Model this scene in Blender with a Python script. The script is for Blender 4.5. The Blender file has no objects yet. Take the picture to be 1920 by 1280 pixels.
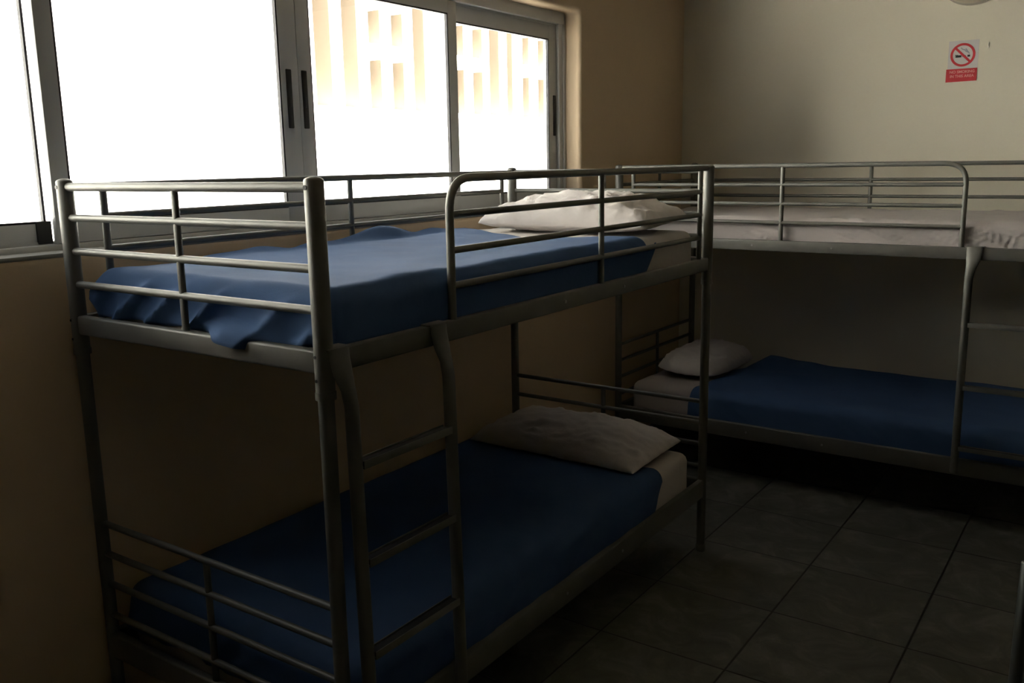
import bpy, bmesh, math, random
from mathutils import Vector, Matrix, noise

random.seed(7)
PI = math.pi
scn = bpy.context.scene
col = scn.collection

# ------------------------------------------------------------ camera
CAM = Vector((1.3675, -1.2812, 1.5976)); YAW, PIT, ROL = 0.6064, -0.1877, -0.0177
F = Vector((-math.sin(YAW)*math.cos(PIT), math.cos(YAW)*math.cos(PIT), math.sin(PIT)))
Rv = Vector((math.cos(YAW), math.sin(YAW), 0)); Uv = Rv.cross(F)
R2 = Rv*math.cos(ROL) + Uv*math.sin(ROL); U2 = R2.cross(F)
cd = bpy.data.cameras.new('camera'); cam = bpy.data.objects.new('camera', cd); col.objects.link(cam)
cam.matrix_world = Matrix(((R2.x, U2.x, -F.x, CAM.x), (R2.y, U2.y, -F.y, CAM.y), (R2.z, U2.z, -F.z, CAM.z), (0, 0, 0, 1)))
cd.sensor_width = 36; cd.lens = 1683.62/1920*36; cd.shift_y = -15/1920; cd.clip_start = .02
scn.camera = cam

# ------------------------------------------------------------ daylight and exposure
SKY = 1.7
w = bpy.data.worlds.new('overcast_sky'); scn.world = w; w.use_nodes = True
bg = w.node_tree.nodes['Background']
bg.inputs[0].default_value = (0.96, 0.98, 1.0, 1); bg.inputs[1].default_value = SKY
sl = bpy.data.lights.new('sun', 'SUN'); so = bpy.data.objects.new('sun', sl); col.objects.link(so)
sl.energy = 64; sl.angle = .03; sl.color = (1, .965, .90)
so.rotation_euler = Vector((1, .28, 1.35)).to_track_quat('Z', 'Y').to_euler()   # stands high behind the building, shining on the facade opposite
scn.view_settings.view_transform = 'Standard'; scn.view_settings.look = 'None'
scn.view_settings.gamma = 1; scn.view_settings.use_curve_mapping = False
scn.view_settings.exposure = 0.45

# ------------------------------------------------------------ materials
def mat(name, color, rough=.6, metal=0., spec=.5, bump=None, vary=None, sheen=0):
    m = bpy.data.materials.new(name); m.use_nodes = True
    nt = m.node_tree; b = nt.nodes['Principled BSDF']
    b.inputs['Base Color'].default_value = (*color, 1); b.inputs['Roughness'].default_value = rough
    b.inputs['Metallic'].default_value = metal; b.inputs['Specular IOR Level'].default_value = spec
    if sheen: b.inputs['Sheen Weight'].default_value = sheen
    tc = nt.nodes.new('ShaderNodeTexCoord')
    if vary:                      # (scale, amount)
        n = nt.nodes.new('ShaderNodeTexNoise'); n.inputs['Scale'].default_value = vary[0]; n.inputs['Detail'].default_value = 6
        nt.links.new(tc.outputs['Object'], n.inputs['Vector'])
        r = nt.nodes.new('ShaderNodeMapRange'); r.inputs[1].default_value = .3; r.inputs[2].default_value = .7
        r.inputs[3].default_value = 1-vary[1]; r.inputs[4].default_value = 1+vary[1]
        nt.links.new(n.outputs['Fac'], r.inputs[0])
        mx = nt.nodes.new('ShaderNodeMix'); mx.data_type = 'RGBA'; mx.blend_type = 'MULTIPLY'; mx.inputs[0].default_value = 1
        mx.inputs[6].default_value = (*color, 1); nt.links.new(r.outputs[0], mx.inputs[7])
        nt.links.new(mx.outputs[2], b.inputs['Base Color'])
    if bump:                      # list of (scale, strength, distance)
        last = None
        for sc, st, di in bump:
            n = nt.nodes.new('ShaderNodeTexNoise'); n.inputs['Scale'].default_value = sc; n.inputs['Detail'].default_value = 5
            nt.links.new(tc.outputs['Object'], n.inputs['Vector'])
            bp = nt.nodes.new('ShaderNodeBump'); bp.inputs['Strength'].default_value = st; bp.inputs['Distance'].default_value = di
            nt.links.new(n.outputs['Fac'], bp.inputs['Height'])
            if last: nt.links.new(last.outputs[0], bp.inputs['Normal'])
            last = bp
        nt.links.new(last.outputs[0], b.inputs['Normal'])
    return m

M = {}
M['wall_peach'] = mat('peach_plaster', (.68, .535, .37), .85, spec=.2, bump=[(9, .25, .01), (120, .15, .002)], vary=(1.5, .05))
M['wall_cream'] = mat('cream_plaster', (.79, .745, .615), .8, spec=.25, bump=[(7, .2, .01), (120, .15, .002)], vary=(1.2, .04))
M['wall_brown'] = mat('dark_unseen_wall', (.085, .07, .055), .7, spec=.3, vary=(2, .1))  # unseen walls, coloured dark to cut the bounced light
M['ceiling'] = mat('ceiling_paint', (.30, .26, .20), .9, spec=.2, bump=[(100, .1, .002)])
M['metal'] = mat('silver_painted_steel', (.165, .163, .146), .52, metal=.4, bump=[(60, .05, .001)], vary=(14, .08))
M['hole'] = mat('black_bolt_hole', (.01, .01, .01), .6)
M['bolt'] = mat('zinc_bolt', (.35, .35, .33), .35, metal=.8)
M['alu'] = mat('white_window_aluminium', (.53, .54, .54), .45, metal=.05, bump=[(200, .04, .0005)])
M['sill'] = mat('grey_sill_paint', (.30, .29, .26), .7, spec=.2)
M['gasket'] = mat('black_rubber', (.02, .02, .022), .6)
M['handle'] = mat('black_plastic', (.016, .016, .016), .45)
M['sheet'] = mat('white_cotton', (.44, .40, .385), .9, spec=.15, bump=[(45, .25, .006), (14, .3, .012), (900, .2, .0005)], sheen=.1)
M['sheet_lit'] = mat('white_cotton_lit', (.62, .58, .54), .9, spec=.15, bump=[(45, .25, .006), (14, .3, .012)])  # same cloth as the sheet above, lightened to stand for window light
M['pillow'] = mat('white_pillowcase', (.64, .595, .57), .9, spec=.15, bump=[(38, .35, .007), (900, .2, .0005)], sheen=.1)
M['blanket'] = mat('blue_cotton_cover', (.060, .112, .232), .9, spec=.15, bump=[(30, .2, .005), (700, .3, .0006)], vary=(5, .06), sheen=0)
M['opal'] = mat('opal_lamp_glass', (.55, .50, .38), .3, spec=.4)
M['lampring'] = mat('lamp_base_plastic', (.5, .47, .4), .5)
M['red'] = mat('sign_red', (.62, .035, .05), .5, vary=(40, .06))
M['paper'] = mat('sign_paper', (.66, .63, .62), .6)
M['ink'] = mat('sign_black_ink', (.03, .03, .03), .6)
M['pink'] = mat('sign_lettering', (.80, .36, .33), .6)
M['grey_ink'] = mat('sign_smoke_grey', (.34, .36, .42), .6)
M['glint'] = mat('painted_glint', (.95, .93, .85), .5, spec=.6)
M['chair'] = mat('dark_grey_steel', (.12, .13, .12), .35, metal=.5)
M['chair_pad'] = mat('black_vinyl', (.02, .02, .022), .5)
M['fac_white'] = mat('white_render', (.80, .79, .76), .9, spec=.1)
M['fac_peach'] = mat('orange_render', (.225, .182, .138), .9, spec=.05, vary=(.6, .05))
M['fac_frame'] = mat('facade_window_wood', (.20, .16, .12), .8, spec=.1)
M['street'] = mat('pale_paving', (.55, .53, .5), .9, spec=.1, bump=[(3, .2, .02)])
M['cable'] = mat('grey_cable', (.1, .1, .1), .6)

def glass_mat():
    m = bpy.data.materials.new('window_glass'); m.use_nodes = True; nt = m.node_tree
    nt.nodes.clear(); o = nt.nodes.new('ShaderNodeOutputMaterial')
    t = nt.nodes.new('ShaderNodeBsdfTransparent'); t.inputs[0].default_value = (.96, .97, .96, 1)
    g = nt.nodes.new('ShaderNodeBsdfGlossy'); g.inputs['Roughness'].default_value = .02
    lw = nt.nodes.new('ShaderNodeLayerWeight'); lw.inputs[0].default_value = .5
    pw = nt.nodes.new('ShaderNodeMath'); pw.operation = 'POWER'; pw.inputs[1].default_value = 5; nt.links.new(lw.outputs['Facing'], pw.inputs[0])
    f = nt.nodes.new('ShaderNodeMath'); f.operation = 'MULTIPLY_ADD'; f.inputs[1].default_value = .4; f.inputs[2].default_value = .03; nt.links.new(pw.outputs[0], f.inputs[0])
    mx = nt.nodes.new('ShaderNodeMixShader')
    nt.links.new(f.outputs[0], mx.inputs[0]); nt.links.new(t.outputs[0], mx.inputs[1]); nt.links.new(g.outputs[0], mx.inputs[2])
    nt.links.new(mx.outputs[0], o.inputs[0]); return m
M['glass'] = glass_mat()

def floor_mat():
    m = bpy.data.materials.new('grey_marbled_tiles'); m.use_nodes = True; nt = m.node_tree; N = nt.nodes; L = nt.links
    b = N['Principled BSDF']; tc = N.new('ShaderNodeTexCoord')
    mp = N.new('ShaderNodeMapping'); mp.vector_type = 'TEXTURE'
    mp.inputs['Location'].default_value = (.4226, 1.2364, 0); mp.inputs['Rotation'].default_value = (0, 0, -.0043)
    mp.inputs['Scale'].default_value = (.4497, .4497, 1); L.new(tc.outputs['Object'], mp.inputs['Vector'])
    sp = N.new('ShaderNodeSeparateXYZ'); L.new(mp.outputs[0], sp.inputs[0])
    ds = []
    for k in range(2):
        fr = N.new('ShaderNodeMath'); fr.operation = 'PINGPONG'; fr.inputs[1].default_value = .5; L.new(sp.outputs[k], fr.inputs[0]); ds.append(fr)
    mn = N.new('ShaderNodeMath'); mn.operation = 'MINIMUM'; L.new(ds[0].outputs[0], mn.inputs[0]); L.new(ds[1].outputs[0], mn.inputs[1])
    gr = N.new('ShaderNodeMapRange'); gr.inputs[1].default_value = .0045; gr.inputs[2].default_value = .010; L.new(mn.outputs[0], gr.inputs[0])
    fl = N.new('ShaderNodeVectorMath'); fl.operation = 'FLOOR'; L.new(mp.outputs[0], fl.inputs[0])
    wn = N.new('ShaderNodeTexWhiteNoise'); wn.noise_dimensions = '2D'; L.new(fl.outputs[0], wn.inputs['Vector'])
    ad = N.new('ShaderNodeVectorMath'); ad.operation = 'MULTIPLY_ADD'; ad.inputs[1].default_value = (5, 5, 5)
    L.new(wn.outputs['Color'], ad.inputs[0]); L.new(tc.outputs['Object'], ad.inputs[2])
    n1 = N.new('ShaderNodeTexNoise'); n1.inputs['Scale'].default_value = 6; n1.inputs['Detail'].default_value = 9; n1.inputs['Distortion'].default_value = 1.2; n1.inputs['Roughness'].default_value = .65
    L.new(ad.outputs[0], n1.inputs['Vector'])
    cr = N.new('ShaderNodeValToRGB'); L.new(n1.outputs['Fac'], cr.inputs[0])
    e = cr.color_ramp.elements; e[0].position = .3; e[0].color = (0.076, 0.079, 0.066, 1); e[1].position = .68; e[1].color = (0.191, 0.191, 0.168, 1)
    x = e.new(.5); x.color = (0.119, 0.121, 0.104, 1)
    mx = N.new('ShaderNodeMix'); mx.data_type = 'RGBA'; mx.inputs[6].default_value = (.02, .019, .017, 1)
    L.new(gr.outputs[0], mx.inputs[0]); L.new(cr.outputs[0], mx.inputs[7]); L.new(mx.outputs[2], b.inputs['Base Color'])
    b.inputs['Roughness'].default_value = .45; b.inputs['Specular IOR Level'].default_value = .35
    bp = N.new('ShaderNodeBump'); bp.inputs['Strength'].default_value = .5; bp.inputs['Distance'].default_value = .003
    L.new(gr.outputs[0], bp.inputs['Height']); L.new(bp.outputs[0], b.inputs['Normal'])
    return m
M['floor'] = floor_mat()

# ------------------------------------------------------------ mesh helpers
class MB:
    def __init__(s): s.bm = bmesh.new()
    def box(s, a, b, bev=0.0, seg=2):
        a, b = Vector(a), Vector(b)
        t = bmesh.new(); bmesh.ops.create_cube(t, size=1)
        sz = b - a; c = (a + b)/2
        for v in t.verts: v.co = Vector((v.co.x*abs(sz.x), v.co.y*abs(sz.y), v.co.z*abs(sz.z))) + c
        if bev: bmesh.ops.bevel(t, geom=list(t.edges), offset=bev, segments=seg, profile=.5, affect='EDGES')
        s.merge(t); return s
    def merge(s, t, mx=None):
        if mx is not None: bmesh.ops.transform(t, matrix=mx, verts=t.verts)
        me = bpy.data.meshes.new('tmp'); t.to_mesh(me); t.free(); s.bm.from_mesh(me); bpy.data.meshes.remove(me)
    def rings(s, rings, cap=True):
        vs = [[s.bm.verts.new(p) for p in r] for r in rings]; n = len(rings[0])
        for i in range(len(vs)-1):
            for j in range(n):
                s.bm.faces.new((vs[i][j], vs[i][(j+1) % n], vs[i+1][(j+1) % n], vs[i+1][j]))
        if cap: s.bm.faces.new(list(reversed(vs[0]))); s.bm.faces.new(vs[-1])
        return s
    def tube(s, pts, r, seg=14, dome=0.0, up=None):
        """r: radius, or list of (ra, rb) per point: ra across, rb along the reference direction"""
        pts = [Vector(p) for p in pts]; n = len(pts)
        rr = r if isinstance(r, list) else [(r, r)]*n
        ref = Vector(up) if up else None; prev = None; rs = []
        for i, p in enumerate(pts):
            d = ((pts[min(i+1, n-1)] - pts[max(i-1, 0)])).normalized()
            if prev is None:
                q = ref if ref else (Vector((0, 0, 1)) if abs(d.z) < .9 else Vector((1, 0, 0)))
            else: q = prev
            q = (q - d*q.dot(d)).normalized(); prev = q; b = d.cross(q)
            ra, rb = rr[i]
            rs.append([p + b*ra*math.cos(2*PI*k/seg) + q*rb*math.sin(2*PI*k/seg) for k in range(seg)])
        if dome:
            d = (pts[-1]-pts[-2]).normalized(); c = pts[-1]; base = rs[-1]
            for a in (.35, .7, 1.05, 1.35): rs.append([c + (v-c)*math.cos(a) + d*dome*math.sin(a) for v in base])
        return s.rings(rs)
    def build(s, name, m, parent=None, mir=None, smooth=35, mats=None):
        bm = s.bm
        if mir is not None:
            for v in bm.verts: v.co.y = mir - v.co.y
        bmesh.ops.recalc_face_normals(bm, faces=bm.faces)
        me = bpy.data.meshes.new(name); bm.to_mesh(me); bm.free()
        for p in me.polygons: p.use_smooth = True
        me.set_sharp_from_angle(angle=math.radians(smooth))
        me.materials.append(m)
        o = bpy.data.objects.new(name, me); col.objects.link(o)
        if parent: o.parent = parent
        return o

def fillet(pts, rad, n=7):
    pts = [Vector(p) for p in pts]; out = [pts[0]]
    for i in range(1, len(pts)-1):
        a, b, c = pts[i-1], pts[i], pts[i+1]; u = (a-b).normalized(); v = (c-b).normalized()
        p0 = b+u*rad; p1 = b+v*rad
        for k in range(n+1):
            t = k/n; out.append(p0*(1-t)**2 + b*2*t*(1-t) + p1*t*t)
    out.append(pts[-1]); return out

def tag(o, label=None, cat=None, group=None, kind=None):
    if label: o['label'] = label
    if cat: o['category'] = cat
    if group: o['group'] = group
    if kind: o['kind'] = kind
    return o
def empty(name, loc=(0, 0, 0), rz=0):
    o = bpy.data.objects.new(name, None); col.objects.link(o); o.location = loc; o.rotation_euler = (0, 0, rz); o.empty_display_size = .1
    return o

# ------------------------------------------------------------ the room
XW, YF, XR, YN, ZC, TH = -.98, 3.982, 4.6, -3.6, 2.8, .178
OY0, OY1, OZ0, OZ1 = -.905, 2.741, 1.380, 2.323       # window opening

def struct(name, mb, m, **k):
    o = mb.build(name, m, **k); o['kind'] = 'structure'; return o
struct('floor', MB().box((XW-TH, YN-TH, -.12), (XR+TH, YF+TH, 0)), M['floor'])
struct('ceiling', MB().box((XW-TH, YN-TH, ZC), (XR+TH, YF+TH, ZC+.15)), M['ceiling'])

# window wall: one solid with a hole whose inner edge is rounded plaster
def window_wall():
    bm = bmesh.new(); rb = .022; nseg = 5
    # loops of the opening: list of (x offset, grow) from room face inwards
    prof = []
    for k in range(nseg+1):
        a = k/nseg*PI/2; prof.append((XW - rb*(1-math.cos(a)), rb*(1-math.sin(a))))
    prof.append((XW-TH, 0))
    def loop(x, g, wob=0):
        pts = []
        def corner(cy, cz, a0):
            rc = .03 + g
            for k in range(5):
                a = a0 + k/4*PI/2; pts.append((cy + rc*math.cos(a), cz + rc*math.sin(a)))
        def edge(p, q, n):
            for k in range(1, n): t = k/n; pts.append((p[0]*(1-t)+q[0]*t, p[1]*(1-t)+q[1]*t))
        rc = .03
        c = [(OY1-rc, OZ1-rc, 0), (OY0+rc, OZ1-rc, PI/2), (OY0+rc, OZ0+rc, PI), (OY1-rc, OZ0+rc, 1.5*PI)]
        for i in range(4):
            corner(*c[i]); p = pts[-1]; nx = c[(i+1) % 4]
            a = nx[2]; q = (nx[0]+(rc+g)*math.cos(a), nx[1]+(rc+g)*math.sin(a)); edge(p, q, 28 if i % 2 == 0 else 12)
        out = []
        for (y, z) in pts:
            wv = noise.noise(Vector((y*3.1, z*3.1, 0)))*.006*wob
            dy = 1 if y > (OY0+OY1)/2 else -1; dz = 1 if z > (OZ0+OZ1)/2 else -1
            out.append((x, y+dy*wv, z+dz*wv))
        return out
    rings = [[bm.verts.new(p) for p in loop(x, g, 1 if i < nseg+1 else 0)] for i, (x, g) in enumerate(prof)]
    n = len(rings[0])
    for i in range(len(rings)-1):
        for j in range(n): bm.faces.new((rings[i][j], rings[i][(j+1) % n], rings[i+1][(j+1) % n], rings[i+1][j]))
    # quads from the hole out to the outline of the wall, on both faces
    yc, zc = (OY0+OY1)/2, (OZ0+OZ1)/2
    def outline(ring, x):
        out = []
        for v in ring:
            fy = min(1, max(0, (v.co.y-OY0)/(OY1-OY0))); fz = min(1, max(0, (v.co.z-OZ0)/(OZ1-OZ0)))
            m_ = min((1-fy, 0), (fy, 1), (1-fz, 2), (fz, 3))[1]
            y = YN-TH + (YF+2*TH-YN)*fy; z = ZC*fz
            if m_ == 0: y = YF+TH
            if m_ == 1: y = YN-TH
            if m_ == 2: z = ZC
            if m_ == 3: z = 0
            out.append(bm.verts.new((x, y, z)))
        return out
    o1 = outline(rings[0], XW); o2 = outline(rings[-1], XW-TH)
    for j in range(n):
        k = (j+1) % n
        bm.faces.new((rings[0][j], rings[0][k], o1[k], o1[j])); bm.faces.new((rings[-1][j], rings[-1][k], o2[k], o2[j]))
        bm.faces.new((o1[j], o1[k], o2[k], o2[j]))
    mb = MB(); mb.bm.free(); mb.bm = bm; return mb
struct('wall_left', window_wall(), M['wall_peach'], smooth=40)
struct('wall_back', MB().box((XW, YF, 0), (XR+TH, YF+TH, ZC)), M['wall_cream'])
struct('wall_right', MB().box((XR, YN-TH, 0), (XR+TH, YF, ZC)), M['wall_brown'])
struct('wall_front', MB().box((XW, YN-TH, 0), (XR, YN, ZC)), M['wall_brown'])

# ------------------------------------------------------------ the sliding window
win = empty('window_1', (XW-.1, (OY0+OY1)/2, OZ0)); win['kind'] = 'structure'
WO = Vector((XW-.1, (OY0+OY1)/2, OZ0))
def wbuild(mb, name, m, parent=None):
    for v in mb.bm.verts: v.co -= WO
    return mb.build(name, m, parent or win)
fr = MB()
XA, XB = -1.150, -1.064
fr.box((XB, OY0, 2.268), (XA, OY1, OZ1+.002), .003).box((XB, OY0, OZ0-.002), (XA, OY1, 1.399), .003)
fr.box((XB, OY0-.002, 1.38), (XA, OY0+.05, 2.32), .003)
fr.box((-1.072, 2.690, 1.39), (XA, OY1+.002, 2.30), .002).box((XB, 2.722, 1.385), (-1.08, OY1+.001, 2.31), .003)
for x in (-1.086, -1.112): fr.box((x, OY0+.03, 1.396), (x-.003, 2.70, 1.407)).box((x, OY0+.03, 2.258), (x-.003, 2.70, 2.27))
wbuild(fr, 'window_frame', M['alu'])
ZB0, ZB1, ZT0, ZT1 = 1.401, 1.457, 2.207, 2.266
def sash(x, y0, y1, wl, wr, zt=ZT0, handle=None, brush=False):
    b = MB(); d = .019
    if wl: b.box((x, y0, ZB0), (x-d, y0+wl, ZT1), .002)
    if wr: b.box((x, y1-wr, ZB0), (x-d, y1, ZT1), .002)
    b.box((x-.0006, y0+wl*.98, ZB0), (x-d, y1-wr*.98, ZB1), .0015).box((x-.0006, y0+wl*.98, zt), (x-d, y1-wr*.98, ZT1), .0015)
    s = wbuild(b, 'sash', M['alu'])
    g = MB(); a0, a1 = y0+wl, y1-wr; t = .006; gx0, gx1 = x-.002, x-.016
    g.box((gx0, a0-.001, ZB1-.001), (gx1, a0+t, zt)).box((gx0, a1-t, ZB1-.001), (gx1, a1+.001, zt))
    g.box((gx0, a0, ZB1-.002), (gx1, a1, ZB1+t)).box((gx0, a0, zt-t), (gx1, a1, zt+.002))
    wbuild(g, 'gasket', M['gasket'], s)
    p = MB().box((x-.007, a0, ZB1), (x-.012, a1, zt)); wbuild(p, 'glass_pane', M['glass'], s)
    if handle:
        h = MB().box((x+.003, handle-.0125, 1.728), (x-.004, handle+.0125, 1.926), .0035, 3)
        ho = wbuild(h, 'handle', M['handle'], s)
        k = MB().box((x+.0045, handle-.005, 1.80), (x+.001, handle+.005, 1.835), .002); wbuild(k, 'latch', M['gasket'], ho)
    if brush:
        q = MB().box((x+.004, y1-.030, ZB0), (x-d, y1+.012, ZB1+.006), .002); wbuild(q, 'corner_brush', M['gasket'], s)
    return s
XI, XO = -1.0665, -1.0885
s1 = sash(XO, OY0+.05, .031, .055, .0, 2.207, brush=True)
# strip of glass between the first sash gasket and the mullion
sash(XI, .045, .956, .050, .078, 2.215, handle=.912)
sash(XI, .9575, 1.857, .060, .056, 2.215, handle=.983)
sash(XO, 1.83, 2.692, .045, .070, 2.193, handle=2.668)
wbuild(MB().box((XO-.007, .031, ZB1), (XO-.012, .060, 2.207)), 'glass_pane', M['glass'])

struct('trim_1', MB().box((XB+.001, OY0+.002, 1.370), (XW+.001, OY1-.002, 1.3835), .006), M['sill'])

# ------------------------------------------------------------ metal bunk beds
W, L = .9214, 2.04
H, RZ = 1.578, 1.5642
UR = (1.4774, 1.3902, 1.3035)
FT, FB = 1.2208, 1.1701
LR = (.6375, .5488, .4594, .365)
LT, LB = .3108, .2362
JZ = 1.128           # joint between lower and upper post

def bunk(name, loc, rz, label, group, mir, g, ga, gb, rungs, lean):
    root = tag(empty(name, loc, rz), label, 'bunk bed', group)
    K = L if mir else None
    def B(mb, n, m=M['metal'], p=root): return mb.build(n, m, p, mir=K)
    for (x, y) in ((0, 0), (-W, 0), (0, L), (-W, L)):
        up = MB().tube([(x, y, JZ), (x, y, H-.009)], .0208, 20, dome=.009)
        up.tube([(x, y, JZ-.012), (x, y, JZ+.004)], .0225, 20)
        post = B(up, 'upper_post')
        lo = MB().tube([(x, y, .02), (x, y, JZ)], .0175, 20); B(lo, 'lower_post')
        ft = MB().tube([(x, y, 0), (x, y, .004), (x, y, .03)], [(.019, .019), (.0215, .0215), (.020, .020)], 20)
        B(ft, 'foot_cap')
        e = -1 if y == 0 else 1
        for z, r in ((H-.022, .0052), (FT-.012, .0035), (FB-.012, .0035)):
            c = MB().tube([(x-.004, y+e*.0185, z), (x-.004, y+e*.0218, z)], r, 10)
            c.build('bolt_hole', M['hole'], post, mir=K)
    # end panels
    for y, nm in ((0, 'foot_rail_panel'), (L, 'head_rail_panel')):
        p = MB()
        p.tube([(-W, y, RZ-.008), (0, y, RZ-.008)], .0112)
        for z in UR: p.tube([(-W, y, z), (0, y, z)], .0095)
        p.tube([(-W/2, y, RZ-.008), (-W/2, y, FT)], [(.0105, .0075)]*2, up=(0, 1, 0))
        B(p, 'upper_'+nm)
        p = MB()
        for z in LR: p.tube([(-W, y, z), (0, y, z)], .0088)
        p.tube([(-W/2, y, LR[0]), (-W/2, y, LT)], [(.0105, .0075)]*2, up=(0, 1, 0))
        B(p, 'lower_'+nm)
    # mattress frames and slats
    for z0, z1, nm in ((FB, FT, 'upper'), (LB, LT, 'lower')):
        for y in (0, L): B(MB().box((-W, y-.013, z0), (0, y+.013, z1), .006, 3), nm+'_end_bar')
        for x in (0, -W):
            sb = MB().box((x-.012, .012, z0), (x+.012, L-.012, z1), .004, 3)
            sb.box((x+(-.035 if x == 0 else .0), .02, z0+.002), (x+(0 if x == 0 else .035), L-.02, z0+.006))
            o = B(sb, nm+'_side_bar')
            s_ = 1 if x == 0 else -1
            for yy in (.95, 1.32):
                MB().tube([(x+s_*.0115, yy, (z0+z1)/2), (x+s_*.0150, yy, (z0+z1)/2)], .005, 10).build('bolt', M['bolt'], o, mir=K)
        for k in range(10):
            yy = .12 + k*(L-.24)/9
            B(MB().box((-W+.012, yy-.025, z0+.006), (-.012, yy+.025, z0+.016), .003), nm+'_slat')
    # guard rails of the upper bunk
    p = MB()
    p.tube(fillet([(0, g, FB+.01), (0, g, RZ), (0, L-.02, RZ)], .085, 9), .0105, 16)
    for z in UR: p.tube([(0, g, z), (0, L-.081, z)], .0088)
    p.tube([(0, 1.189, RZ), (0, 1.189, FT-.02)], [(.0105, .0085)]*2, up=(1, 0, 0))
    p.tube([(0, L-.081, RZ), (0, L-.081, FT-.02)], [(.0105, .0085)]*2, up=(1, 0, 0))
    B(p, 'front_guard_rail')
    p = MB(); x = -W+.004
    p.tube([(x, .02, RZ-.008), (x, L-.02, RZ-.008)], .0105)
    for yy in (.101, 1.029, L-.085): p.tube([(x, yy, RZ-.008), (x, yy, FT-.02)], [(.0105, .0085)]*2, up=(1, 0, 0))
    for z in UR: p.tube([(x, .101, z), (x, L-.085, z)], .0088)
    B(p, 'rear_guard_rail')
    # ladder hooked on the room side
    lx = lambda z: .0357 + lean*(1.2-z)
    lad = None
    for y, s_ in ((ga, 1), (gb, 1)):
        sg = 1
        q = MB(); zs = (FT+.004, FT-.02, FB+.0, FB-.035, FB-.075, 1.0, LB+.02)
        wy = (.029, .029, .027, .019, .0162, .0160, .0160); wx = (.005, .006, .008, .012, .0150, .0155, .0155)
        off = (-.012, -.012, -.010, -.004, 0, 0, 0)
        q.tube([(lx(z)-(.014 if i < 2 else .009 if i == 2 else .003 if i == 3 else 0), y+off[i], z) for i, z in enumerate(zs)], [(wy[i], wx[i]) for i in range(len(zs))], 18, up=(1, 0, 0))
        q.box((-.016, y-.046, FT-.001), (.024, y+.022, FT+.0045), .002)
        q.box((-.0185, y-.046, FT-.02), (-.0145, y+.022, FT+.004), .001)
        B(q, 'ladder_rail')
    for z in rungs:
        x = lx(z); q = MB(); y0, y1 = ga+.012, gb-.012
        q.box((x-.014, y0, z-.010), (x+.014, y1, z-.006), .0015)
        q.box((x-.0155, y0, z-.010), (x-.0125, y1, z+.009), .0012).box((x+.0125, y0, z-.010), (x+.0155, y1, z+.009), .0012)
        o = B(q, 'ladder_rung')
        MB().box((x-.0122, y0+.004, z-.006), (x+.0122, y1-.004, z+.0055), .001).build('rung_slot_shade', M['gasket'], o, mir=K)  # dark strip put in for the shade inside the rung channel
    return root

RA = (Vector((0, 0, 0)), 0.0)
RB = (Vector((-.8355, 2.8877, 0)), -PI/2 - .0175)
bunk('bunk_bed', RA[0], RA[1], 'silver metal bunk bed under the window, nearest the camera, with blue blankets on both levels', 'silver metal bunk beds', False,
     .4342, .0364, .3653, (.966, .741, .521), .0153)
bunk('bunk_bed', RB[0], RB[1], 'silver metal bunk bed standing along the far wall below the no smoking sign', 'silver metal bunk beds', True,
     .4233, .050, .381, (.902, .633, .367), 0.0)

# ------------------------------------------------------------ bedding
def place(mb, name, m, base, mir, label, cat, group=None, parent=None, solid=0, sub=0, smooth=180):
    """bed-local mesh -> world thing with its origin at its own base"""
    if mir:
        for v in mb.bm.verts: v.co.y = L - v.co.y
    xs = [v.co.x for v in mb.bm.verts]; ys = [v.co.y for v in mb.bm.verts]; zs = [v.co.z for v in mb.bm.verts]
    c = Vector(((min(xs)+max(xs))/2, (min(ys)+max(ys))/2, min(zs)))
    for v in mb.bm.verts: v.co -= c
    o = mb.build(name, m, smooth=smooth)
    Rm = Matrix.Rotation(base[1], 4, 'Z')
    o.location = base[0] + Rm @ c; o.rotation_euler = (0, 0, base[1])
    if solid:
        s = o.modifiers.new('thickness', 'SOLIDIFY'); s.thickness = solid; s.offset = 1
    if sub:
        s = o.modifiers.new('smooth', 'SUBSURF'); s.levels = sub; s.render_levels = sub
    return tag(o, label, cat, group)

def sstep(a, b, x):
    t = min(1, max(0, (x-a)/(b-a))); return t*t*(3-2*t)
def gs(x, c, w): return math.exp(-((x-c)/w)**2)
def nz(x, y, z=0., s=1.): return noise.noise(Vector((x*s, y*s, z)))

def drape(rect, ztop, ext, nu, nv, R=.03, pn=2., disp=None, close=False):
    """rect = x0,x1,y0,y1 of the flat top; ext(u,v)->(s,t) cloth coordinates; folds down past the rect"""
    x0, x1, y0, y1 = rect; x0 += R; x1 -= R; y0 += R; y1 -= R
    mb = MB(); bm = mb.bm; g = []
    for j in range(nv+1):
        row = []
        for i in range(nu+1):
            s, t = ext(i/nu, j/nv)
            cx, cy = min(max(s, x0), x1), min(max(t, y0), y1)
            ds, dt = s-cx, t-cy
            n2 = math.hypot(ds, dt); d = (abs(ds)**pn + abs(dt)**pn)**(1/pn) if n2 > 0 else 0
            dx, dy = (ds/n2, dt/n2) if n2 > 1e-9 else (0, 0)
            if d < R*PI/2: a = d/R; out = R*math.sin(a); drop = R*(1-math.cos(a))
            else: out = R; drop = R + d - R*PI/2
            eo, ez = disp(s, t, cx, cy, drop, dx, dy) if disp else (0, 0)
            row.append(bm.verts.new((cx+dx*(out+eo), cy+dy*(out+eo), ztop-drop+ez)))
        g.append(row)
    for j in range(nv):
        for i in range(nu): bm.faces.new((g[j][i], g[j][i+1], g[j+1][i+1], g[j+1][i]))
    if close:
        ring = g[0][:] + [g[j][nu] for j in range(1, nv+1)] + g[nv][::-1][1:] + [g[j][0] for j in range(nv-1, 0, -1)]
        bm.faces.new(ring)
    return mb

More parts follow.
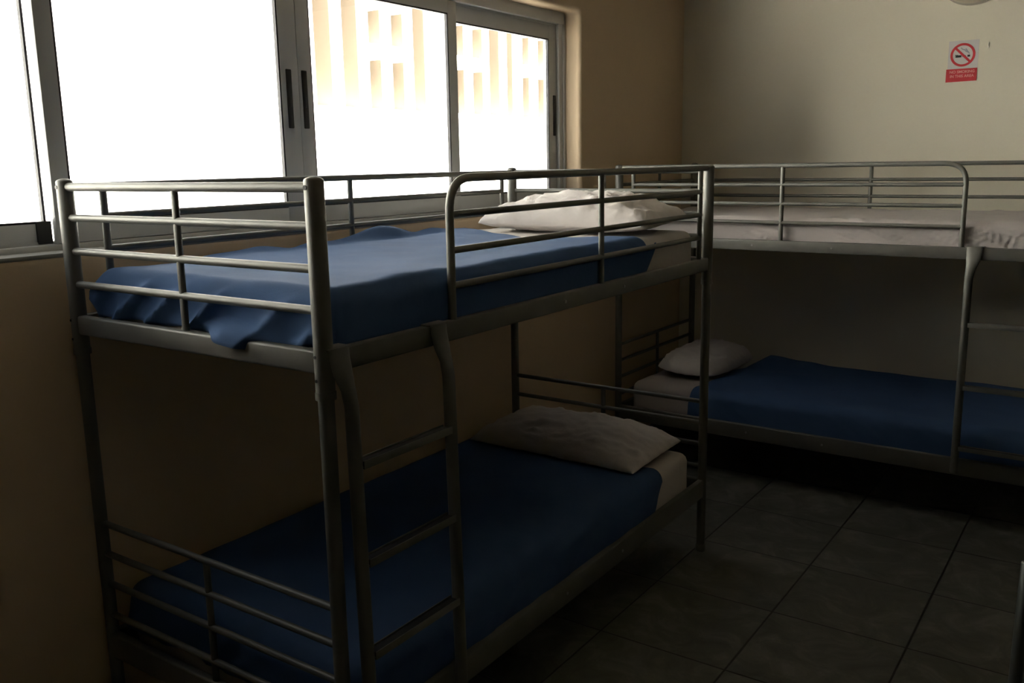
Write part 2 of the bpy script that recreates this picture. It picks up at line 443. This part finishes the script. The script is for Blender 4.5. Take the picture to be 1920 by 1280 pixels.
def mattress(base, mir, z0, z1, label, wr, seed, y1=1.975, y0=.045, fine=False):
    h = z1-z0; R = .035; hang = h - R + R*PI/2 + .0
    x0, x1 = -W+.03, -.028
    rect = (x0, x1, y0, y1)
    def ext(u, v):
        a, b = x0+R-hang, x1-R+hang; c, d = y0+R-hang, y1-R+hang
        return a+(b-a)*u, c+(d-c)*v
    def disp(s, t, cx, cy, drop, dx, dy):
        e = sstep(.0, .05, drop)*(1-sstep(h*.75, h, drop))
        along = cy if abs(dx) > abs(dy) else cx
        # diagonal pulled folds in the sheet
        f = max(0, 1-2.4*abs(nz(along*4.6+drop*12, along*1.3+seed, seed, 1.8)))**1.4
        m_ = sstep(-.25, .25, nz(along*1.9, seed, 3.))*.85+.15
        if fine:
            f = max(0, 1-2.0*abs(nz(along*9+drop*24, along*2+seed, seed, 1.8)))**1.3
            m_ = min(1, gs(t, .83, .14)+gs(t, .36, .24)+.8*gs(t, 1.24, .09)+.12)
        dd = min(abs(cx-x1), abs(cx-x0), abs(cy-y0), abs(cy-y1)); top = -wr*.45*f*m_*(1-sstep(.0, .16, dd))*(1-sstep(0, .03, drop)) + (nz(s, t, seed, 5)*.006 + nz(s, t, seed+4, 14)*.002)*(1-sstep(0, .03, drop))
        return (e*wr*f*m_, top + wr*.25*nz(s, t, seed+9, 9)*(1-sstep(0, .05, drop)))
    mb = drape(rect, z1, ext, 110 if fine else 64, 330 if fine else 130, R, 9., disp, close=True)
    return place(mb, 'mattress', M['sheet'] if mir else M['sheet_lit'], base, mir, label, 'mattress', 'mattresses in white sheets')

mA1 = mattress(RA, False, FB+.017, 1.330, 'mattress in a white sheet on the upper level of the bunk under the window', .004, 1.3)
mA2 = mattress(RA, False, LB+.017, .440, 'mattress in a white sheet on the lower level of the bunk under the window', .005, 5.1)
mB1 = mattress(RB, True, FB+.017, 1.330, 'bare mattress in a creased white sheet on the upper level of the far bunk', .018, 8.7, fine=True)
mB2 = mattress(RB, True, LB+.017, .440, 'mattress in a white sheet on the lower level of the bunk along the far wall', .006, 11.2)

def blanket(base, mir, ztop, label, seed, head, front, foot, rear, extra=None, nu=110, nv=170, y0=.052, amp=1.):
    """front/foot/rear: hanging length functions; head(u): y of the head hem"""
    R = .036; x0, x1 = -W+.03, -.026; y1 = 1.98
    rect = (x0-.006, x1+.006, y0-.006, y1)
    def ext(u, v):
        # v=0 foot hem, v=1 head hem; u=0 wall side, u=1 room side
        s0 = x0; s1 = x1
        tt0 = y0+R - foot(s0+(s1-s0)*u); tt1 = head(s0+(s1-s0)*u)
        t = tt0+(tt1-tt0)*v
        a = x0+R-rear(t); b = x1-R+front(t)
        return a+(b-a)*u, t
    def disp(s, t, cx, cy, drop, dx, dy):
        e = sstep(.0, .06, drop)
        along = cy if abs(dx) > abs(dy) else cx
        rip = ((1-abs(nz(along*4.2+drop*5, seed, drop*2, 1.5)))**4*.030 + (.5+.5*nz(along*17+drop*6, seed+2, 0))*.006)*e*amp
        lim = .010 if abs(dx) > abs(dy) else .034
        rip = min(rip, lim)
        top = 0.007 + (nz(s, t, seed, 3.5)*.006 + nz(s, t, seed+4, 9)*.0025 + max(0, .25-abs(nz(s*2.0+t*.5, t*1.1, seed+7)))*.012)*(1-sstep(0, .04, drop))
        if extra:
            a, b = extra(s, t, cx, cy, drop, dx, dy); rip += a; top += b
        return rip, top
    mb = drape(rect, ztop, ext, nu, nv, R, 2.6, disp)
    return place(mb, 'blanket', M['blanket'], base, mir, label, 'blanket', 'blue blankets', solid=.004)

# upper level of the near bunk
def headA(x):
    ks = ((-.95, 1.62), (-.86, 1.60), (-.60, 1.44), (-.40, 1.33), (-.30, 1.36), (-.20, 1.48), (-.10, 1.53), (0, 1.62))
    for (a, p), (b, q) in zip(ks, ks[1:]):
        if x <= b or b == 0:
            t = sstep(a, b, x); return p+(q-p)*t + .006*nz(x, 0, 2, 9)
def frontA(t): return .150 + .018*nz(t, 0, 1, 3) + .012*gs(t, 1.42, .12) - .115*sstep(1.50, 1.64, t)
def footA(x): return .144 + .016*gs(x, -.31, .10) + .014*gs(x, -.05, .05) + .006*nz(x, 0, 4, 9)
def rearA(t): return .055
def extraA(s, t, cx, cy, drop, dx, dy):
    a = b = 0
    if dy < -.5:      # hem lapped over the end bar
        a += .064*gs(cx, -.31, .085)*sstep(.085, .112, drop) + .012*gs(cx, -.75, .03)*sstep(.02, .08, drop)
        a += .010*gs(cx, -.17, .05)*sstep(.03, .08, drop)
    # rucked up along the wall
    k = sstep(-.78, -.87, s)
    b += k*(.008 + .036*gs(t, 1.12, .13) + .016*gs(t, 1.42, .07) + .012*nz(t, 0, 5, 8) - .03*sstep(.5, .0, t))*sstep(.1, .3, t)*sstep(1.6, 1.3, t)
    return a, b
blanket(RA, False, 1.330, 'bright blue blanket on the upper level of the bunk under the window', 2.2, headA, frontA, footA, rearA, extraA)

# lower level of the near bunk
def headA2(x): return 1.665 + .015*nz(x, 0, 8, 5)+.02*sstep(-.2, 0, x)
def frontA2(t): return .185 + .012*nz(t, 0, 6, 3) - .12*sstep(1.58, 1.70, t)
blanket(RA, False, .440, 'dark blue blanket on the lower level of the bunk under the window', 6.4, headA2, frontA2, lambda x: .15, lambda t: .055, None, amp=.7)

# lower level of the far bunk
def headB2(x): return 1.60 + .03*nz(x, 0, 3, 6) - .09*sstep(-.5, -.9, x) + .05*sstep(-.3, 0, x)
def extraB2(s, t, cx, cy, drop, dx, dy):
    return 0, .03*gs(t, 1.50, .12)*sstep(-.6, -.85, s) + .012*gs(t, 1.3, .1)*sstep(-.6, -.85, s)
blanket(RB, True, .440, 'dark blue blanket on the lower level of the bunk along the far wall', 9.9, headB2, lambda t: .19 + .012*nz(t, 0, 2, 3), lambda x: .15, lambda t: .055, extraB2, amp=.8)

# pillows
def pillow(base, mir, c, lx, ly, th, rz, tilt, roll, label, seed, sag=None, rnd=0., low=.3):
    mb = MB(); bm = mb.bm; n = 56
    ax, ay = lx/2, ly/2
    Mx = Matrix.Translation(Vector(c)) @ Matrix.Rotation(rz, 4, 'Z') @ Matrix.Rotation(tilt, 4, 'X') @ Matrix.Rotation(roll, 4, 'Y')
    def pt(u, v, side):
        # u,v in -1..1 on a pillow with pulled-in edges and pointed corners
        u0, v0 = u, v
        px = ax*u0*math.sqrt(1-rnd*v0*v0/2)*(1 - .10*(1-v*v)**1.0*0 - .05*(1-v*v)); py = ay*v*math.sqrt(1-rnd*u0*u0/2)*(1 - .09*(1-u*u))
        e = max(0, (1-u**4))*max(0, (1-v**4))
        prof = (e**.42)*(.62+.38*(1-u*u)*(1-v*v))
        z = th/2*prof*(1 if side > 0 else -low)
        cr = nz(u*2.2, v*2.2, seed)*.012 + (1-abs(nz(u*4.5+v*1.5, v*2.0-u, seed+3)))**7*.009 + (1-abs(nz(u*7-v*3, v*3+u*2, seed+13)))**8*.007 + nz(u*9, v*9, seed+5)*.003
        edge = 1-min(1, e*2.5)
        cr += edge*.006*math.sin(9*math.atan2(v, u)*2+seed)
        z += cr*(.3+.7*min(1, e*3))*(1 if side > 0 else .3)
        if sag: z += sag(u, v)*(1 if side > 0 else .6)
        return Mx @ Vector((px, py, z))
    top = [[None]*(n+1) for _ in range(n+1)]; bot = [[None]*(n+1) for _ in range(n+1)]
    for j in range(n+1):
        for i in range(n+1):
            u = math.sin((i/n*2-1)*PI/2*.985)/math.sin(PI/2*.985); v = math.sin((j/n*2-1)*PI/2*.985)/math.sin(PI/2*.985)
            top[j][i] = bm.verts.new(pt(u, v, 1))
            bot[j][i] = top[j][i] if (i in (0, n) or j in (0, n)) else bm.verts.new(pt(u, v, -1))
    for j in range(n):
        for i in range(n):
            bm.faces.new((top[j][i], top[j][i+1], top[j+1][i+1], top[j+1][i]))
            f = [bot[j][i], bot[j+1][i], bot[j+1][i+1], bot[j][i+1]]
            try: bm.faces.new(f)
            except ValueError: pass
    return place(mb, 'pillow', M['pillow'], base, mir, label, 'pillow', 'white pillows')

pillow(RA, False, (-.41, 1.77, 1.378), .76, .44, .205, .02, .05, 0.0, 'plump white pillow on the upper level of the bunk under the window', 1.7, rnd=.3, low=.45)
pillow(RA, False, (-.45, 1.77, .474), .80, .42, .20, -.03, .05, 0.0, 'white pillow on the lower level of the bunk under the window', 4.4, rnd=.15)
pillow(RB, True, (-.49, 1.75, .484), .68, .40, .21, .04, .04, 0.0, 'white pillow on the lower level of the bunk along the far wall', 7.9, rnd=.75)

# ------------------------------------------------------------ on the far wall
YS = YF - .0012
sg = tag(empty('no_smoking_sign', (.562, YF, 1.970)), 'white and red no smoking sign stuck on the cream far wall', 'sign')
def sp(x, z, y=0): return (x-.562, y, z-1.970)
def poly_face(mb, pts, y):
    vs = [mb.bm.verts.new((p[0], y, p[1])) for p in pts]; mb.bm.faces.new(vs)
def slab(pts, y, t):
    mb = MB(); mb.rings([[(p[0], y, p[1]) for p in pts], [(p[0], y-t, p[1]) for p in pts]]); return mb
q = [(a[0], a[2]) for a in (sp(.494, 1.97), sp(.634, 1.97), sp(.634, 2.172), sp(.494, 2.172))]
slab(q, -.0004, .0010).build('sign_sheet', M['paper'], sg)
q = [(a[0], a[2]) for a in (sp(.489, 1.968), sp(.6335, 1.970), sp(.6335, 2.033), sp(.489, 2.033))]
red = slab(q, -.0012, .0010).build('red_panel', M['red'], sg)
cx, cz = .0, 2.101-1.970; ro, ri = .058, .0465
mb = MB(); N_ = 64; vo = []; 
rg = [[(cx+r*math.cos(2*PI*k/N_), y, cz+r*math.sin(2*PI*k/N_)) for k in range(N_)] for r, y in ((ri, -.0012), (ri, -.0024), (ro, -.0024), (ro, -.0012))]
rg.append(rg[0]); mb.rings(rg, cap=False); bmesh.ops.remove_doubles(mb.bm, verts=mb.bm.verts, dist=1e-6)
ring = mb.build('prohibition_ring', M['red'], sg)
mb = MB().box((-.048, -.0022, -.0055), (.048, -.0012, .0055))
bmesh.ops.transform(mb.bm, matrix=Matrix.Translation((cx, 0, cz)) @ Matrix.Rotation(math.radians(45), 4, 'Y'), verts=mb.bm.verts)
mb.build('prohibition_bar', M['red'], sg)
mb = MB()
mb.box((-.034, -.0018, cz-.012), (-.006, -.0012, cz-.001)).box((-.002, -.0018, cz-.010), (.014, -.0012, cz-.003)).box((.022, -.0018, cz-.011), (.034, -.0012, cz-.001))
mb.box((-.0345, -.0018, cz-.001), (-.030, -.0012, cz+.003)).box((-.027, -.0018, cz-.001), (-.023, -.0012, cz+.002))
mb.build('cigarette', M['ink'], sg)
mb = MB(); mb.tube([(.030, -.0015, cz+.003), (.026, -.0015, cz+.012), (.014, -.0015, cz+.016), (.008, -.0015, cz+.024), (-.004, -.0015, cz+.028), (-.010, -.0015, cz+.036)], [(.0024, .0004)]*6, 8, up=(0, 1, 0))
mb.tube([(.024, -.0015, cz+.010), (.018, -.0015, cz+.021), (.012, -.0015, cz+.030)], [(.003, .0004)]*3, 8, up=(0, 1, 0))
mb.build('smoke', M['grey_ink'], sg)
for i, (txt, z, sz) in enumerate((('NO SMOKING', 2.0115, .0185), ('IN THIS AREA', 1.9900, .0185))):
    c = bpy.data.curves.new('lettering', 'FONT'); c.body = txt; c.size = sz; c.align_x = 'CENTER'; c.extrude = .0003; c.offset = .0004
    c.materials.append(M['pink']); tmp = bpy.data.objects.new('tmp', c)
    me = bpy.data.meshes.new_from_object(tmp); bpy.data.objects.remove(tmp)
    o = bpy.data.objects.new('lettering', me); col.objects.link(o); o.parent = red
    o.location = (.002, -.0026, z-1.970); o.rotation_euler = (PI/2, 0, 0)

tp = MB(); tp.tube([(0, 0, 0), (.0005, -.004, .015), (0, 0, .030)], [(.0035, .0006), (.003, .0006), (.0035, .0006)], 8, up=(0, 1, 0))  # white strip painted in for the window glint on the sign's sleeve
t = tp.build('glint_strip', M['glint']); t.location = (.6775, YF-.003, 2.126); t.rotation_euler = (0, 0, -.9)
tag(t, 'small white strip painted as a window glint right of the no smoking sign', 'glint')

lp = tag(empty('wall_lamp', (.59, YF, 2.505)), 'round unlit dome lamp high on the far wall above the sign', 'lamp')
mb = MB(); rs = []
for y, r in ((0, .165), (-.02, .168), (-.035, .160)): rs.append([(r*math.cos(2*PI*k/48), y, r*math.sin(2*PI*k/48)) for k in range(48)])
mb.rings(rs); mb.build('lamp_base', M['lampring'], lp)
mb = MB(); rs = []
for k2 in range(9):
    a = k2/9*PI/2; r = .158*math.cos(a)+.002; y = -.034-.075*math.sin(a)
    rs.append([(r*math.cos(2*PI*k/48), y, r*math.sin(2*PI*k/48)) for k in range(48)])
mb.rings(rs); mb.build('lamp_shade', M['opal'], lp)

# ------------------------------------------------------------ chair cut by the right edge
def chair(loc, rz):
    r = tag(empty('chair', loc, rz), 'dark metal chair cut off by the right edge of the photo', 'chair')
    for x in (-.2, .2):
        MB().tube(fillet([(x, .22, 0), (x, .19, .45), (x, .26, .80)], .08), .0125, 14, dome=.006).build('back_post', M['chair'], r)
        MB().tube([(x, -.2, 0), (x, -.18, .43)], .0125, 14).build('leg', M['chair'], r)
    MB().box((-.21, -.21, .43), (.21, .2, .465), .015, 3).build('seat', M['chair_pad'], r)
    MB().box((-.19, .215, .60), (.19, .237, .78), .009, 3).build('backrest', M['chair_pad'], r)
    return r
CH = (1.455, .40)
chair((CH[0], CH[1], 0), 0)

# ------------------------------------------------------------ outside the window
XS = -18.0; GZ = -3.2
struct('street', MB().box((XS-1, -30, GZ-.1), (XW-TH-.02, 60, GZ)), M['street'])
bd = tag(empty('building', (XS, 12, GZ)), 'sunlit pale building with orange pilasters across the street', 'building')
def bb(mb, n, m):
    for v in mb.bm.verts: v.co -= Vector((XS, 12, GZ))
    return mb.build(n, m, bd)
BT = 11.5; DEP = 1.3
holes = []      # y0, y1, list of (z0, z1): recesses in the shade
def bay(a, b, zs): holes.append((a, b, zs))
for a, b in ((17.18, 17.84), (18.29, 18.93), (21.42, 22.0), (25.53, 26.15), (26.62, 27.0)): bay(a, b, [(3.3, 7.6)])
for a, b in ((19.39, 19.93), (20.41, 20.96), (23.65, 24.07), (24.55, 25.14), (27.63, 28.1), (28.69, 29.14)): bay(a, b, [(3.3, 4.75), (5.2, 6.2)])
holes.sort(); fw = MB(); y = -25.
for (y0, y1, zs) in holes:
    fw.box((XS-DEP, y, GZ), (XS, y0, BT)); z = GZ
    for z0, z1 in zs: fw.box((XS-DEP, y0, z), (XS, y1, z0)); z = z1
    fw.box((XS-DEP, y0, z), (XS, y1, BT)); y = y1
fw.box((XS-DEP, y, GZ), (XS, 55, BT)).box((XS-6, -25, GZ), (XS-DEP-.05, 55, BT))
bb(fw, 'wall', M['fac_white'])
for (y0, y1, zs) in holes:
    for z0, z1 in zs:
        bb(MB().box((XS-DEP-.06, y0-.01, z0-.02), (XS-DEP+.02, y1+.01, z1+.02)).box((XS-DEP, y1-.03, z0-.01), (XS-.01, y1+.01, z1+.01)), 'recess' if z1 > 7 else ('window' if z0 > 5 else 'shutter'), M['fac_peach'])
bb(MB().box((XS-.05, -25, BT-.3), (XS+.3, 55, BT)), 'cornice', M['fac_white'])
